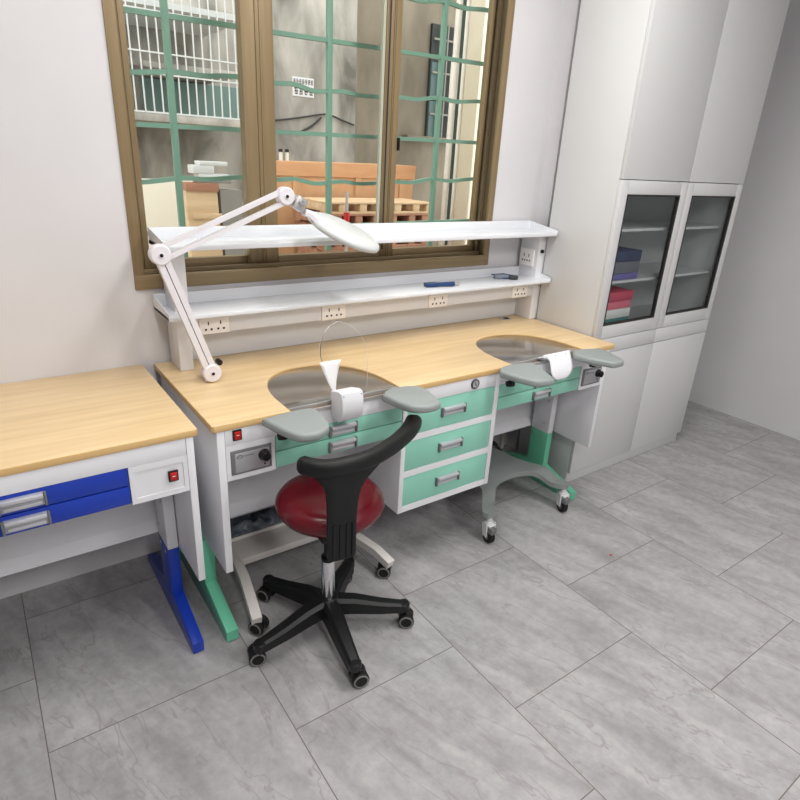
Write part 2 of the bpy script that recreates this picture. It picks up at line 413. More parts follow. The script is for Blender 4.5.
YF = 1.53
def bench(dx, label, green, leg, base, main, topx1=2.320, lo=0.0):
    b = thing('workbench', label, 'workbench', base)
    X = lambda v: v + dx
    cuts = [(X(.922), .208, 1.888, 1.60), (X(1.893), .221, 1.886, 1.60)] if main else []
    m = MB(); m.prism(outline(X(.470), X(topx1), 1.527, 2.15, cuts), 'z', .7785, .80, b=.003, mi=0, side=1)
    m.build('tabletop', ['wood', 'woodedge'], b)
    for x0, x1 in ((.482, .505), (2.265, 2.286)):
        m = MB(); m.box(X(x0), X(x1), YF, 2.12, .285, .7783, .0015); m.build('side_panel', 'white', b)
    m = MB(); m.box(X(.506), X(2.264), YF + .001, YF + .014, .727, .7783, .001); m.build('apron', 'white', b)
    # legs: painted foot and lower column, grey telescoping upper column
    for x0, x1 in ((.470, .510), (2.209, 2.245)):
        lg = leg_mesh(X(x0) + lo, X(x1) + lo).build('leg', leg, b)
        m = MB()
        if x0 > 1:
            m.box(X(x0) + .001 + lo, X(x1) - .001 + lo, 1.736, 1.846, .2855, .7780, .001)
            m.build('upper_column', 'greymetal_in', lg)
            for yy, zz in ((1.76, .46), (1.815, .47), (1.768, .335), (1.825, .34), (1.768, .262), (1.825, .265)):
                m = MB(); m.cyl((X(x0) + lo - .002, yy, zz), (1, 0, 0), .0055, .004, 10)
                m.build('bolt', 'steeldull', lg)
    # modesty panels either side of the drawer pedestal with a bright lip along the bottom
    for x0, x1, y in ((.506, 1.143, 1.84), (1.608, 2.263, 1.876)):
        m = MB(); m.box(X(x0), X(x1), y, y + .012, .285, .776); m.box(X(x0), X(x1), y - .022, y, .283, .290)
        m.prism([(y - .022, .2835), (y - .020, .2835), (y, .326), (y, .329), (y - .022, .2865)], 'x', X(x0), X(x1))
        m.build('back_panel', 'greymetal_in', b)
    # drawer pedestal
    m = MB(); u0, u1 = X(1.143), X(1.607)
    m.box(u0, u0 + .019, YF, 1.98, .284, .776, .001); m.box(u1 - .021, u1, YF, 1.98, .284, .776, .001)
    m.box(u0 + .015, u1 - .015, YF + .0012, 1.958, .2845, .309); m.box(u0 + .01, u1 - .01, 1.96, 1.98, .29, .776)
    for z0, z1 in ((.434, .459), (.581, .605)): m.box(u0 + .015, u1 - .015, YF + .0012, 1.96, z0, z1)
    ped = m.build('pedestal', 'white', b)
    for z0, z1 in ((.3105, .4325), (.4605, .5795), (.6065, .726)):
        m = MB(); m.box(u0 + .0205, u1 - .0225, YF + .003, YF + .02, z0, z1, .001); d = m.build('drawer', green, b)
        handle(d, (u0 + u1) / 2 + .002, (z0 + z1) / 2 + .002, YF + .003)
    m = MB(); c = (X(1.473), YF + .001, .755)
    m.lathe([(.0195, 0), (.0195, .006), (.0165, .008), (.0145, .0065), (.0145, .005), (0, .005)], c, (0, -1, 0), 28, 0)
    m.cyl((X(1.473), YF - .004, .755), (0, -1, 0), .0142, .0012, 24, 1)
    m.box(X(1.471), X(1.4745), YF - .0068, YF - .005, .746, .764, .0005, 0, rot=Matrix.Rotation(math.radians(-30), 3, 'Y'))
    m.build('drawer_lock', ['ink', 'lockface'], b)
    # shallow drawers
    for x0, x1, hx in ((.662, 1.142, .899), (1.609, 2.108, 1.862)):
        m = MB(); m.box(X(x0), X(x1), YF + .012, 1.83, .612, .72); m.build('drawer_box', 'greymetal_in', b)
        for z0, z1 in ((.673, .7265), (.616, .6695)):
            m = MB(); m.box(X(x0) + .001, X(x1) - .001, YF + .002, YF + .016, z0, z1, .001); d = m.build('drawer', green, b)
            handle(d, X(hx), (z0 + z1) / 2 - .002, YF + .002, .104, .036)
    # control boxes
    for x0, x1, end in ((.506, .66, 0), (2.109, 2.264, 1)):
        m = MB()
        m.box(X(x0), X(x1), YF + .001, YF + .0118, .611, .627); m.box(X(x0), X(x0) + .013, YF + .001, YF + .0118, .6272, .7078)
        m.box(X(x1) - .012, X(x1), YF + .001, YF + .0118, .6272, .7078); m.box(X(x0), X(x1), YF + .001, YF + .0118, .708, .7268)
        m.box(X(x0), X(x1), YF + .012, 1.70, .611, .7265)
        if not main: m.box(X(x0) + .0132, X(x1) - .0122, YF + .004, YF + .0119, .6274, .7076)
        cb = m.build('control_box', 'white', b)
        if main:
            p0, p1 = X(x0) + .014, X(x1) - .013
            m = MB(); m.box(p0, p1, YF - .002, YF + .012, .6275, .7075, .002, 1)
            m.box(p0 + .011, p1 - .008, YF - .0035, YF, .634, .698, .0015, 0)
            m.build('control_plate', ['plate', 'platerim'], cb)
            kx = p1 - .026
            m = MB(); m.lathe([(.018, 0), (.018, .004), (.0155, .006), (.014, .022), (.012, .024), (0, .024)], (kx, YF - .0035, .677), (0, -1, 0), 26)
            m.box(kx - .0025, kx + .0025, YF - .031, YF - .006, .664, .691, .001)
            m.build('knob', 'black', cb)
            m = MB(); m.cyl((kx + .002, YF - .0035, .645), (0, -1, 0), .003, .0015, 12); m.build('indicator', 'ink', cb); m = MB()
            lx = p0 + .026                         # small printed emblem and a line of lettering
            pts = [(lx + .009 * math.cos(2 * PI * i / 18), YF - .0037, .686 + .0055 * math.sin(2 * PI * i / 18)) for i in range(19)]
            m.tube(pts, .0007, 6)
            m.tube([(lx - .008, YF - .0037, .684), (lx, YF - .0037, .691), (lx + .008, YF - .0037, .684)], .0006, 6)
            m.build('printed_emblem', 'ink', cb); m = MB()
            for i in range(8):
                q = lx + .013 + i * .0042
                m.tube([(q, YF - .0037, .6845), (q + .001, YF - .0037, .6875), (q + .003, YF - .0037, .6852)], .0006, 5)
            m.build('printed_lettering', 'ink', cb)
        if (main and end == 0) or (not main and end == 1):
            sx, sz = (X(.542), .7585) if main else (X(2.222), .672)
            m = MB(); m.box(sx - .0135, sx + .0135, YF - .005, YF + .002, sz - .0165, sz + .0165, .0015, 0)
            m.box(sx - .0095, sx + .0095, YF - .0085, YF - .003, sz - .0125, sz + .0125, .0015, 1, rot=Matrix.Rotation(.1, 3, 'X'))
            m.box(sx - .004, sx + .004, YF - .0092, YF - .0082, sz + .001, sz + .0025, 0, 2)
            m.build('rocker_switch', ['black', 'switchred', 'film'], cb)
    if not main: return b
    m = MB(); m.lathe([(.030, 0), (.030, .003), (.026, .0035), (.024, .001), (0, .001)], (2.171, 2.09, .80), n=26, mi=0)
    m.box(2.168, 2.192, 2.078, 2.10, .801, .804, .001, 1)
    m.build('cable_grommet', ['steeldull', 'black'], b)
    # steel dishes let into the front of the tabletop
    for cx, hw, yb in ((.922, .208, 1.888), (1.893, .221, 1.886)):
        m = MB(); m.prism(dshape(cx, hw, yb, 1.60, 1.552, -.001), 'z', .782, .7955, b=.001)
        tr = m.build('steel_inlay', 'steel', b)
        m = MB(); m.box(cx - hw + .002, cx + hw - .002, 1.5485, 1.5535, .775, .7985, .001, 0)
        m.box(cx - hw + .002, cx + hw - .002, 1.532, 1.548, .776, .787, .001, 1)
        m.box(cx - hw + .002, cx + hw - .002, 1.526, 1.5315, .779, .792, .0015, 0)
        m.build('front_rail', ['steeldull', 'brownrail'], tr)
    # arm rests
    def pad(pts, kx, bx):
        ax_ = sum(p[0] for p in pts) / len(pts); ay_ = max(p[1] for p in pts)
        pts = [(ax_ + (x - ax_) * 1.08, ay_ + (y - ay_) * 1.10) for x, y in pts]
        P = catmull([(x, y, 0) for x, y in pts + pts[:1]], 4)[:-1]
        m = MB(); m.prism([(p.x, p.y) for p in P], 'z', .787, .815, b=.010, seg=4); a = m.build('arm_rest', 'pad', b, angle=50)
        m = MB(); m.box(bx - .03, bx + .03, 1.40, 1.5295, .774, .7868, .002)
        m.build('support_bracket', 'steeldull', a)
        m = MB(); m.lathe([(.006, -.012), (.006, .012), (.017, .013), (.019, .02), (.017, .032), (0, .033)], (kx, 1.475, .7755), (0, -.25, -1), 18)
        m.build('clamp_knob', 'black', a)
    pad([(.610, 1.490), (.756, 1.498), (.762, 1.42), (.752, 1.378), (.735, 1.356), (.70, 1.341), (.655, 1.352), (.634, 1.39), (.620, 1.44)], .66, .70)
    pad([(1.024, 1.485), (1.05, 1.508), (1.09, 1.518), (1.15, 1.505), (1.174, 1.466), (1.152, 1.37), (1.132, 1.350), (1.09, 1.349), (1.05, 1.372), (1.032, 1.42)], 1.13, 1.09)
    pad([(1.545, 1.475), (1.575, 1.503), (1.632, 1.513), (1.70, 1.503), (1.722, 1.478), (1.668, 1.345), (1.645, 1.334), (1.595, 1.345), (1.572, 1.375), (1.556, 1.42)], 1.60, 1.64)
    pad([(1.982, 1.485), (2.005, 1.515), (2.042, 1.527), (2.115, 1.508), (2.148, 1.477), (2.11, 1.362), (2.085, 1.346), (2.042, 1.350), (2.020, 1.385), (1.995, 1.43)], 2.10, 2.06)
    # suction nozzle with clear splash shield in the first dish
    m = MB()
    prof = [(1.523, .843), (1.476, .855), (1.459, .852), (1.452, .832), (1.450, .80), (1.457, .768), (1.476, .752), (1.523, .756)]
    m.prism(prof, 'x', .850, .927, b=.003)
    m.box(.868, .92, 1.5235, 1.56, .80, .826, .002)
    sn = m.build('suction_nozzle', 'white', b)
    for x, z in ((.857, .843), (.920, .843)):
        m = MB(); m.cyl((x, 1.4585, z), (0, -1, .3), .0022, .003, 8); m.build('screw', 'platerim', sn)
    # shield: a bowed pear-shaped sheet
    HWS = [(0, .060), (.15, .070), (.35, .082), (.55, .088), (.72, .080), (.86, .058), (.95, .034), (1.0, .004)]
    def shield_pt(u, v):
        for (a, p), (c, q) in zip(HWS, HWS[1:]):
            if v <= c: hw = p + (q - p) * (v - a) / (c - a); break
        z = .800 + v * .243
        return Vector((.967 - .056 * v + u * hw, 1.605 - .012 * u * u, z))
    for part in ('sheet', 'edge'):
        m = MB()
        if part == 'sheet':
            m.grid([[shield_pt(-1 + 2 * i / 16, j / 24 * .999) for i in range(17)] for j in range(25)])
            sh = m.build('splash_shield', 'acrylic', sn)
            sd = sh.modifiers.new('thickness', 'SOLIDIFY'); sd.thickness = .002; sd.offset = 0
        else:
            ring = [shield_pt(-1, j / 24 * .999) for j in range(25)] + [shield_pt(1, j / 24 * .999) for j in range(24, -1, -1)]
            m.tube(ring, .0007, 6); m.build('rim', 'acrylicedge', sh)
    m = MB(); rows = []
    for j in range(9):
        v = j / 8; z = .797 + v * .119
        xl = .903 - .058 * v ** .8; xr = .905 + .019 * v ** 2.2
        rows.append([(xl + (xr - xl) * i / 5, 1.5915, z) for i in range(6)])
    m.grid(rows); fl = m.build('film_remnant', 'film', sh)
    sd = fl.modifiers.new('thickness', 'SOLIDIFY'); sd.thickness = .0008
    m = MB(); m.box(.90, .94, 1.5605, 1.600, .7995, .806, .002); m.build('shield_clip', 'white', sn)
    # folded-down flap with two screws in the second dish
    m = MB(); rows = []
    for j in range(13):
        v = j / 12; z = .822 - .108 * v
        y = 1.515 - .045 * math.sin(v * PI * .5) + .012 * v
        hw = .066 * (1 if v < .55 else math.sqrt(max(.12, 1 - ((v - .55) / .47) ** 2.2)))
        xc = 1.914
        rows.append([(xc + hw * u - (.03 if (u < 0 and v < .2) else 0) * (1 - v / .2) * abs(u), y, z) for u in [-1 + 2 * i / 10 for i in range(11)]])
    m.grid(rows); fl = m.build('nozzle_flap', 'paper', b)
    sd = fl.modifiers.new('thickness', 'SOLIDIFY'); sd.thickness = .003
    for x in (1.888, 1.948):
        m = MB(); m.cyl((x, 1.509, .811), (0, -1, .2), .0035, .003, 10); m.build('flap_screw', 'platerim', fl)
    m = MB(); m.box(1.83, 1.96, 1.518, 1.548, .795, .803, .002, 0); m.box(1.815, 1.835, 1.505, 1.53, .798, .808, .003, 1)
    m.build('flap_bracket', ['white', 'platerim'], b)
    return b
B1 = bench(0.0, 'long beech-topped workbench with mint green drawers, green feet and grey arm rests', 'green', 'greenleg', (1.39, 1.83, 0), True)
B2 = bench(-1.867, 'beech-topped workbench at the left edge standing on royal blue feet', 'blueleg', 'blueleg', (-.477, 1.83, 0), False, 2.300, .018)
B2.location.y += .008

# ------------------------------------------------------------------ shelf unit on the bench
sh = thing('bench_shelf_rack', 'white two-tier metal shelf rack with power sockets at the back of the workbench', 'shelf', (1.39, 2.08, .80))
for x0, x1 in ((.530, .576), (2.283, 2.336)):
    m = MB(); m.box(x0, x1, 2.025, 2.145, .8003, 1.2215, .0015)
    p = m.build('post', 'white', sh)
m = MB(); m.cyl((2.306, 2.0255, 1.141), (0, -1, 0), .009, .01, 14); m.build('knob', 'black', p)
def shelf(name, z0, z1, lip, x0, x1):
    m = MB(); m.box(x0, x1, 1.955, 2.148, z0, z1, .002); m.box(x0, x1, 2.137, 2.148, z0, lip, .002)
    s_ = m.build(name, 'shelfwhite', sh)
    for xa, xb in ((x0, x0 + .003), (x1 - .003, x1)):
        m = MB(); m.prism([(1.955, z0), (1.955, z1 + .010), (2.137, lip), (2.137, z0)], 'x', xa, xb)
        m.build('end_cap', 'shelfwhite', s_)
shelf('upper_shelf', 1.222, 1.238, 1.275, .497, 2.322)
shelf('lower_shelf', .998, 1.011, 1.052, .490, 2.322)
m = MB(); m.box(.5765, 2.2825, 2.032, 2.045, .922, .9975, .001); rail = m.build('socket_rail', 'white', sh)
def socket(parent, cx, cz, y, w=.106, h=.056):
    m = MB(); m.box(cx - w / 2, cx + w / 2, y - .008, y, cz - h / 2, cz + h / 2, .002); s_ = m.build('power_socket', 'socket', parent)
    m = MB()
    for dx_ in (-.022, .022):
        m.box(cx + dx_ - .0018, cx + dx_ + .0018, y - .009, y - .007, cz + .004, cz + .017)
        for q in (-.010, .010): m.box(cx + dx_ + q - .0035, cx + dx_ + q + .0035, y - .009, y - .007, cz - .015, cz - .008)
    m.build('socket_holes', 'hole', s_)
for cx in (.660, 1.140, 1.672, 2.190): socket(rail, cx, .950, 2.032)
m = MB(); m.box(2.274, 2.283, 2.045, 2.135, 1.066, 1.146, .002); s_ = m.build('power_socket', 'socket', sh)
m = MB()
for yq in (2.075, 2.107):
    m.box(2.273, 2.275, yq - .0018, yq + .0018, 1.108, 1.124)
    for q in (-.008, .008): m.box(2.273, 2.275, yq + q - .003, yq + q + .003, 1.086, 1.094)
m.build('socket_holes', 'hole', s_)
m = MB(); m.box(.577, 2.2825, 2.130, 2.146, .8003, .975, .002); m.build('backsplash', 'shelfwhite', sh)

# tools on the lower shelf
t = thing('handpiece', 'navy blue handpiece lying at the middle of the lower white shelf', 'tool', (1.675, 2.04, 1.0115))
m = MB(); m.tube([(1.655, 2.030, 1.0225), (1.745, 2.014, 1.0225)], .011, 14, scale=[.8, 1.0]); m.build('body', 'blue', t)
m = MB(); m.tube([(1.745, 2.014, 1.0225), (1.77, 2.010, 1.0225)], .0085, 12); m.build('nose', 'steeldull', t)
m = MB(); m.box(1.61, 1.67, 2.028, 2.062, 1.0120, 1.029, .004, rot=rz(-.2)); m.build('cradle', 'blue', t)
t = thing('spectacles', 'folded clear spectacles with dark lenses near the right end of the lower white shelf', 'spectacles', (2.15, 2.06, 1.0115))
m = MB(); m.box(2.115, 2.160, 2.020, 2.042, 1.0118, 1.032, .006, rot=rz(-.35)); m.build('lens', 'dark', t)
m = MB(); m.box(2.060, 2.135, 2.060, 2.086, 1.0118, 1.032, .005, rot=rz(-.45)); m.build('shield', 'greyplastic', t)
m = MB(); m.tube([(2.06, 2.105, 1.028), (2.11, 2.075, 1.034), (2.160, 2.035, 1.026)], .0032, 8); m.tube([(2.06, 2.09, 1.016), (2.11, 2.052, 1.016), (2.155, 2.018, 1.016)], .0032, 8)
m.build('temple_arm', 'blue', t)

# ------------------------------------------------------------------ magnifier lamp
L = thing('magnifier_lamp', 'white jointed-arm magnifier lamp standing on the left end of the workbench', 'lamp', (.591, 1.90, .80))
ly = 1.88
m = MB(); m.lathe([(.026, 0), (.026, .006), (.015, .010), (.013, .02), (0, .02)], (.600, ly + .035, .8003), n=24)
m.box(.585, .615, ly + .012, ly + .055, .806, .850, .004)
m.box(.566, .578, ly - .012, ly + .0, .806, .828, .003)
m.build('base', 'lamp', L)
def disc(c, r, name, w=.034):
    m = MB(); m.lathe([(r - .004, 0), (r, .004), (r, w - .004), (r - .004, w)], (c[0], ly + w / 2, c[1]), (0, -1, 0), 32, 0)
    m.cyl((c[0], ly - w / 2 + .001, c[1]), (0, -1, 0), .0055, .0045, 14, 1)
    m.lathe([(.009, 0), (.009, .002), (.006, .0025)], (c[0], ly - w / 2, c[1]), (0, -1, 0), 16, 0)
    return m.build(name, ['lamp', 'black'], L)
A = (.591, .833); Bj = (.4626, 1.227); Cj = (.872, 1.397)
dj = disc(A, .031, 'lower_joint')
m = MB(); m.cyl((.622, ly + .02, .862), (0, -1, 0), .010, .02, 14); m.build('tension_knob', 'black', dj)
disc(Bj, .031, 'elbow_joint')
dj = disc(Cj, .029, 'upper_joint')
def rods(a, c, name, sep, w, d, r0, r1):
    dv = Vector((c[0] - a[0], 0, c[1] - a[1])).normalized(); nv = Vector((-dv.z, 0, dv.x))
    for sgn in (-1, 1):
        p = Vector((a[0], ly, a[1])) + dv * r0 + nv * sep * sgn; q = Vector((c[0], ly, c[1])) - dv * r1 + nv * sep * sgn
        m = MB(); m.sweep([p, q], [(-d, -w), (d, -w), (d, w), (-d, w)], ups=tuple(nv)); m.build(name, 'lamp', L)
rods(A, Bj, 'lower_arm', .0105, .009, .012, .018, .018)
rods(Bj, Cj, 'upper_arm', .0175, .0066, .011, .015, .016)
m = MB(); m.box(.902, .942, ly - .016, ly + .016, 1.352, 1.395, .003, 0, rot=Matrix.Rotation(.55, 3, 'Y'))
m.box(.886, .912, ly - .004, ly + .004, 1.380, 1.402, .002, 0)
m.cyl((.922, ly - .019, 1.378), (0, -1, 0), .008, .006, 14, 1)
m.build('head_bracket', ['steeldull', 'chrome'], L)
hd = MB()
ha = Vector((.955, 0, -.30)).normalized(); hb = Vector((0.0, .955, .295)); hb = (hb - ha * ha.dot(hb)).normalized(); hn = ha.cross(hb).normalized()
if hn.z < 0: hn = -hn
hc = Vector((1.098, ly + .0, 1.277))
prof = [(0, .022), (.06, .0215), (.11, .018), (.132, .010), (.137, 0), (.134, -.008), (.125, -.012), (0, -.012)]
hd.lathe(prof, hc, hn, 48)
hd.build('lamp_head', 'lamphead', L, angle=50)
m = MB()
na = hc - ha * .125 + hn * .006; nb = Vector((.945, ly, 1.346))
m.sweep([nb, nb + (na - nb) * .5 + Vector((0, 0, .004)), na], [(-.018, -.010), (.018, -.010), (.020, .004), (.014, .012), (-.014, .012), (-.020, .004)], ups=(0, 0, 1), scale=[.75, .95, 1.1])
m.box(.938, .984, ly - .016, ly + .016, 1.328, 1.352, .004, rot=Matrix.Rotation(.3, 3, 'Y'))
m.build('head_neck', 'lamp', L)

# ------------------------------------------------------------------ stool
HX, HY = .789, 1.425
st = thing('stool', 'round dark red stool with black curved back bar on a black five-castor base', 'stool', (HX, HY, 0))
m = MB(); m.lathe([(.036, .078), (.046, .082), (.048, .118), (.036, .135), (.030, .140), (.0, .140)], (HX, HY, 0), n=32); m.build('base_hub', 'black', st)
def castor(root, c, ang, mats=('rubber', 'greyring', 'black'), pivot=None):
    """twin-wheel castor; c floor point, ang = rolling heading"""
    d = Vector((math.cos(ang), math.sin(ang), 0)); s_ = Vector((-d.y, d.x, 0)); c = Vector(c)
    pv = Vector(pivot) if pivot else c
    m = MB(); m.cyl(Vector((pv.x, pv.y, .050)), (0, 0, 1), .008, .034, 12)
    m.sweep([Vector((pv.x, pv.y, .058)), c + Vector((0, 0, .045))], [(-.010, -.006), (.010, -.006), (.010, .006), (-.010, .006)]) if (pv - c).length > .006 else None
    m.lathe([(.022, -.010), (.0255, -.007), (.0255, .007), (.022, .010)], c + Vector((0, 0, .031)), s_, 22)
    h = m.build('castor', mats[2], root)
    for sg in (-1, 1):
        m = MB(); a = s_ * sg
        m.lathe([(.0, .011), (.020, .011), (.0255, .0115), (.0275, .014), (.0275, .024), (.025, .0265)], c + Vector((0, 0, .0275)), a, 26, 0)
        m.lathe([(.0252, .0262), (.0215, .0285), (.0195, .0272)], c + Vector((0, 0, .0275)), a, 26, 1)
        m.lathe([(.0195, .0255), (.0185, .0275), (.0, .0280)], c + Vector((0, 0, .0275)), a, 26, 0)
        m.build('castor_wheel', [mats[0], mats[1]], h)
heads = (2.45, -1.0, -.25, 2.9, -.6)
for k in range(5):
    a = math.radians(43.4 + 72 * k); d = Vector((math.cos(a), math.sin(a), 0)); r0, r1 = .02, .264
    P = [Vector((HX, HY, .112)) + d * .02, Vector((HX, HY, .108)) + d * .09, Vector((HX, HY, .092)) + d * .18, Vector((HX, HY, .083)) + d * .262, Vector((HX, HY, .081)) + d * .280]
    sec = [(-.026, -.020), (.026, -.020), (.021, .010), (.012, .018), (-.012, .018), (-.021, .010)]
    m = MB(); m.sweep(P, sec, ups=(0, 0, 1), scale=[(1.4, 1.4), (1.28, 1.3), (1.1, 1.0), (.9, .78), (.65, .6)])
    m.lathe([(.019, .066), (.021, .070), (.021, .092), (.017, .097), (0, .098)], Vector((HX, HY, 0)) + d * r1, n=18)
    m.build('base_arm', 'black', st)
    q = Vector((HX, HY, 0)) + d * .264
    castor(st, ((.968, 1.606, 0), (.668, 1.672, 0), (.524, 1.414, 0), (.757, 1.166, 0), (1.030, 1.293, 0))[k], heads[k], pivot=q)
m = MB(); m.lathe([(.0225, .135), (.0225, .288), (.0205, .292), (.0, .292)], (HX, HY, 0), n=28); m.build('gas_column', 'chrome', st)
m = MB(); m.lathe([(.0225, .288), (.0235, .290), (.0235, .302), (.014, .304), (.014, .43), (0, .43)], (HX, HY, 0), n=24); m.build('piston', 'black', st)
m = MB(); m.box(HX - .065, HX + .065, HY - .085, HY + .065, .420, .446, .006)
m.build('seat_mechanism', 'black', st)
m = MB(); m.lathe([(0, .447), (.10, .448), (.135, .453), (.160, .468), (.1735, .490), (.172, .508), (.160, .524), (.135, .534), (.08, .5375), (.04, .536), (0, .5355)], (HX + .010, HY + .007, .008), n=64)
m.build('seat', 'red', st, angle=60)
# back bar: curved padded bar flaring into a flat ribbed stem
path = [(.632, 1.312, .742), (.662, 1.268, .741), (.715, 1.243, .741), (.818, 1.243, .741), (.916, 1.276, .741), (1.012, 1.333, .737), (1.074, 1.385, .731), (1.102, 1.415, .727)]
C_ = catmull(path, 8)
m = MB()
n = 20; sec = []
for i in range(n):
    a = 2 * PI * i / n; c, s_ = math.cos(a), math.sin(a)
    sec.append((.0215 * math.copysign(abs(c) ** .8, c), .026 * math.copysign(abs(s_) ** .8, s_)))
sc = []
NC = len(C_)
for i in range(NC):
    e = min(i, NC - 1 - i)
    q = [.35, .75, .92, 1.0][min(e, 3)]; w_ = 1 + .3 * max(0, min(1, (i / NC - .5) / .3)); sc.append((q * w_, q))
m.sweep(C_, sec, ups=(0, 0, 1), scale=sc)
# stem sheet: rows from the bar down; horizontally follows the bar at the top, straight at the foot
cum = [0]
for a, b in zip(C_, C_[1:]): cum.append(cum[-1] + (b - a).length)
def along(s_):
    s_ = max(0, min(cum[-1] - 1e-6, s_))
    for i in range(len(cum) - 1):
        if cum[i + 1] >= s_:
            f_ = (s_ - cum[i]) / (cum[i + 1] - cum[i]); return C_[i].lerp(C_[i + 1], f_)
s0 = min(range(NC), key=lambda i: abs(C_[i].x - .725)); s0 = cum[s0]
foot = Vector((.723, 1.234, 0)); tang = Vector((.985, -.17, 0)).normalized()
rows_f, rows_b = [], []
# (z, left half width, right half width, blend to bar)
prof = [(.752, .105, .215, 1), (.735, .100, .200, 1), (.722, .092, .165, 1), (.708, .070, .120, .95), (.690, .053, .084, .8), (.665, .043, .060, .55), (.63, .040, .050, .25), (.58, .039, .046, .05), (.50, .039, .045, 0), (.456, .040, .046, 0), (.444, .037, .043, 0)]
ny = Vector((tang.y, -tang.x, 0))
if ny.y > 0: ny = -ny
for z, hl, hr, bl in prof:
    rf, rb = [], []
    for i in range(13):
        u = -1 + 2 * i / 12; off = u * (hl if u < 0 else hr)
        pb = along(s0 + off); pb = Vector((pb.x, pb.y, 0)); ps = foot + tang * off
        p = ps.lerp(pb, bl); th = .012 * (1 - .35 * abs(u) ** 4)
        rf.append((p.x + ny.x * th, p.y + ny.y * th, z)); rb.append((p.x - ny.x * th, p.y - ny.y * th, z))
    rows_f.append(rf); rows_b.append(rb)
loop = [f_ + b_[::-1] + [f_[0]] for f_, b_ in zip(rows_f, rows_b)]
m.grid(loop); m.grid([rows_f[-1], rows_b[-1]]); m.grid([rows_f[0], rows_b[0]])
bmesh.ops.remove_doubles(m.bm, verts=m.bm.verts[:], dist=1e-5)
bk = m.build('backrest', 'blacksoft', st, angle=60)
m = MB()
for u in (-.024, -.004, .016, .034):
    p = foot + tang * u + ny * .0125
    m.sweep([(p.x, p.y, .452), (p.x, p.y, .566)], [(-.005, -.002), (.005, -.002), (.003, .003), (-.003, .003)], ups=tuple(ny))
m.build('stem_rib', 'blacksoft', bk)
m = MB(); m.sweep([(HX, HY - .05, .432), (.745, 1.285, .424), (.728, 1.250, .455)], [(-.02, -.006), (.02, -.006), (.02, .006), (-.02, .006)], ups=(0, 0, 1)); m.build('back_bracket', 'black', st)

# ------------------------------------------------------------------ off-white wheeled frame under the bench
wf = thing('wheeled_frame', 'low off-white steel frame on black castors under the left half of the workbench', 'wheeled frame', (.85, 1.75, 0))
def legbar(p, name, root, mt, w, h):
    m = MB(); m.sweep(p, [(-w, -h), (w, -h), (w, h), (-w, h)], ups=(0, 0, 1)); return m.build(name, mt, root)
legbar([(.635, 1.985, .088), (.600, 1.70, .088), (.577, 1.58, .088), (.567, 1.512, .066)], 'side_bar', wf, 'offwhite', .017, .016)
legbar([(1.035, 1.985, .088), (1.086, 1.70, .088), (1.104, 1.60, .088), (1.120, 1.525, .066)], 'side_bar', wf, 'offwhite', .017, .016)
m = MB(); m.box(.624, 1.060, 1.800, 1.990, .076, .1045, .001); m.box(.624, 1.060, 1.925, 1.930, .10, .118, .001)
m.cyl((.905, 1.84, .1040), (0, 0, 1), .008, .0012, 12, 1)
m.build('deck', ['offwhite', 'platerim'], wf)
for (x, y, a) in ((.580, 1.532, 2.2), (1.112, 1.555, -.7), (.640, 1.97, .3), (1.03, 1.97, .3)): castor(wf, (x, y, 0), a)
# crumpled dark sheet lying on it
m = MB(); rows = []
R = random.Random(3)
for j in range(19):
    r_ = []
    for i in range(37):
        u, v = i / 36, j / 18
        edge = min(1, min(u, 1 - u) * 8, min(v, 1 - v) * 5)
        h = .006 + edge * (.030 + .020 * v + .013 * math.sin(u * 31 + v * 9) * math.cos(v * 13 - u * 17) + .008 * R.uniform(-1, 1))
        r_.append((.640 + .40 * u, 1.932 + .138 * v, .1047 + h))
    rows.append(r_)
m.grid(rows)
bg = m.build('plastic_sheet', 'bag', None, (.84, 2.0, .1047), angle=80)
sd = bg.modifiers.new('thickness', 'SOLIDIFY'); sd.thickness = .004; sd.offset = -1
tag(bg, 'crumpled dark plastic sheet on the low off-white frame under the workbench', 'plastic sheet')

# ------------------------------------------------------------------ grey wheeled stand base
gb = thing('stand_base', 'grey arched steel stand base on white-forked castors beside the drawer pedestal', 'stand base', (1.87, 1.72, 0))
def trz(y):
    if y > 1.63: return .185
    if y < 1.545: return .150
    t = (y - 1.545) / .085; t = t * t * (3 - 2 * t); return .150 + .035 * t
right_in = [(1.865, 1.655), (1.915, 1.655), (1.965, 1.642), (2.005, 1.618), (2.035, 1.585), (2.050, 1.548), (2.068, 1.515), (2.095, 1.492)]
right_out = [(2.120, 1.496), (2.122, 1.53), (2.105, 1.585), (2.085, 1.645), (2.055, 1.70), (2.030, 1.77), (2.02, 1.86), (1.985, 1.93), (1.865, 1.945)]
rin = catmull([(x, y, 0) for x, y in right_in], 4); rout = catmull([(x, y, 0) for x, y in right_out], 4)
# loft strip between inner and outer curves
K = 40
def resamp(P, k):
    P = [Vector(p) for p in P]; c = [0]
    for a, b in zip(P, P[1:]): c.append(c[-1] + (b - a).length)
    out = []
    for i in range(k):
        s_ = c[-1] * i / (k - 1)
        for j in range(len(c) - 1):
            if c[j + 1] >= s_ - 1e-9:
                out.append(P[j].lerp(P[j + 1], (s_ - c[j]) / max(1e-9, c[j + 1] - c[j]))); break
    return out
inn = resamp(rin, K); out_ = resamp(rout[::-1], K)
left_in = [(1.655, 1.497), (1.668, 1.530), (1.712, 1.575), (1.765, 1.625), (1.815, 1.648), (1.865, 1.655)]
lin_ = resamp(catmull([(x, y, 0) for x, y in left_in], 4), K)
full_in = lin_[:-1] + inn
left_out = [(1.602, 1.495), (1.592, 1.525), (1.615, 1.553), (1.655, 1.598), (1.685, 1.65), (1.70, 1.75), (1.715, 1.86), (1.75, 1.93), (1.865, 1.945)]
lout = resamp(catmull([(x, y, 0) for x, y in left_out], 4), K)
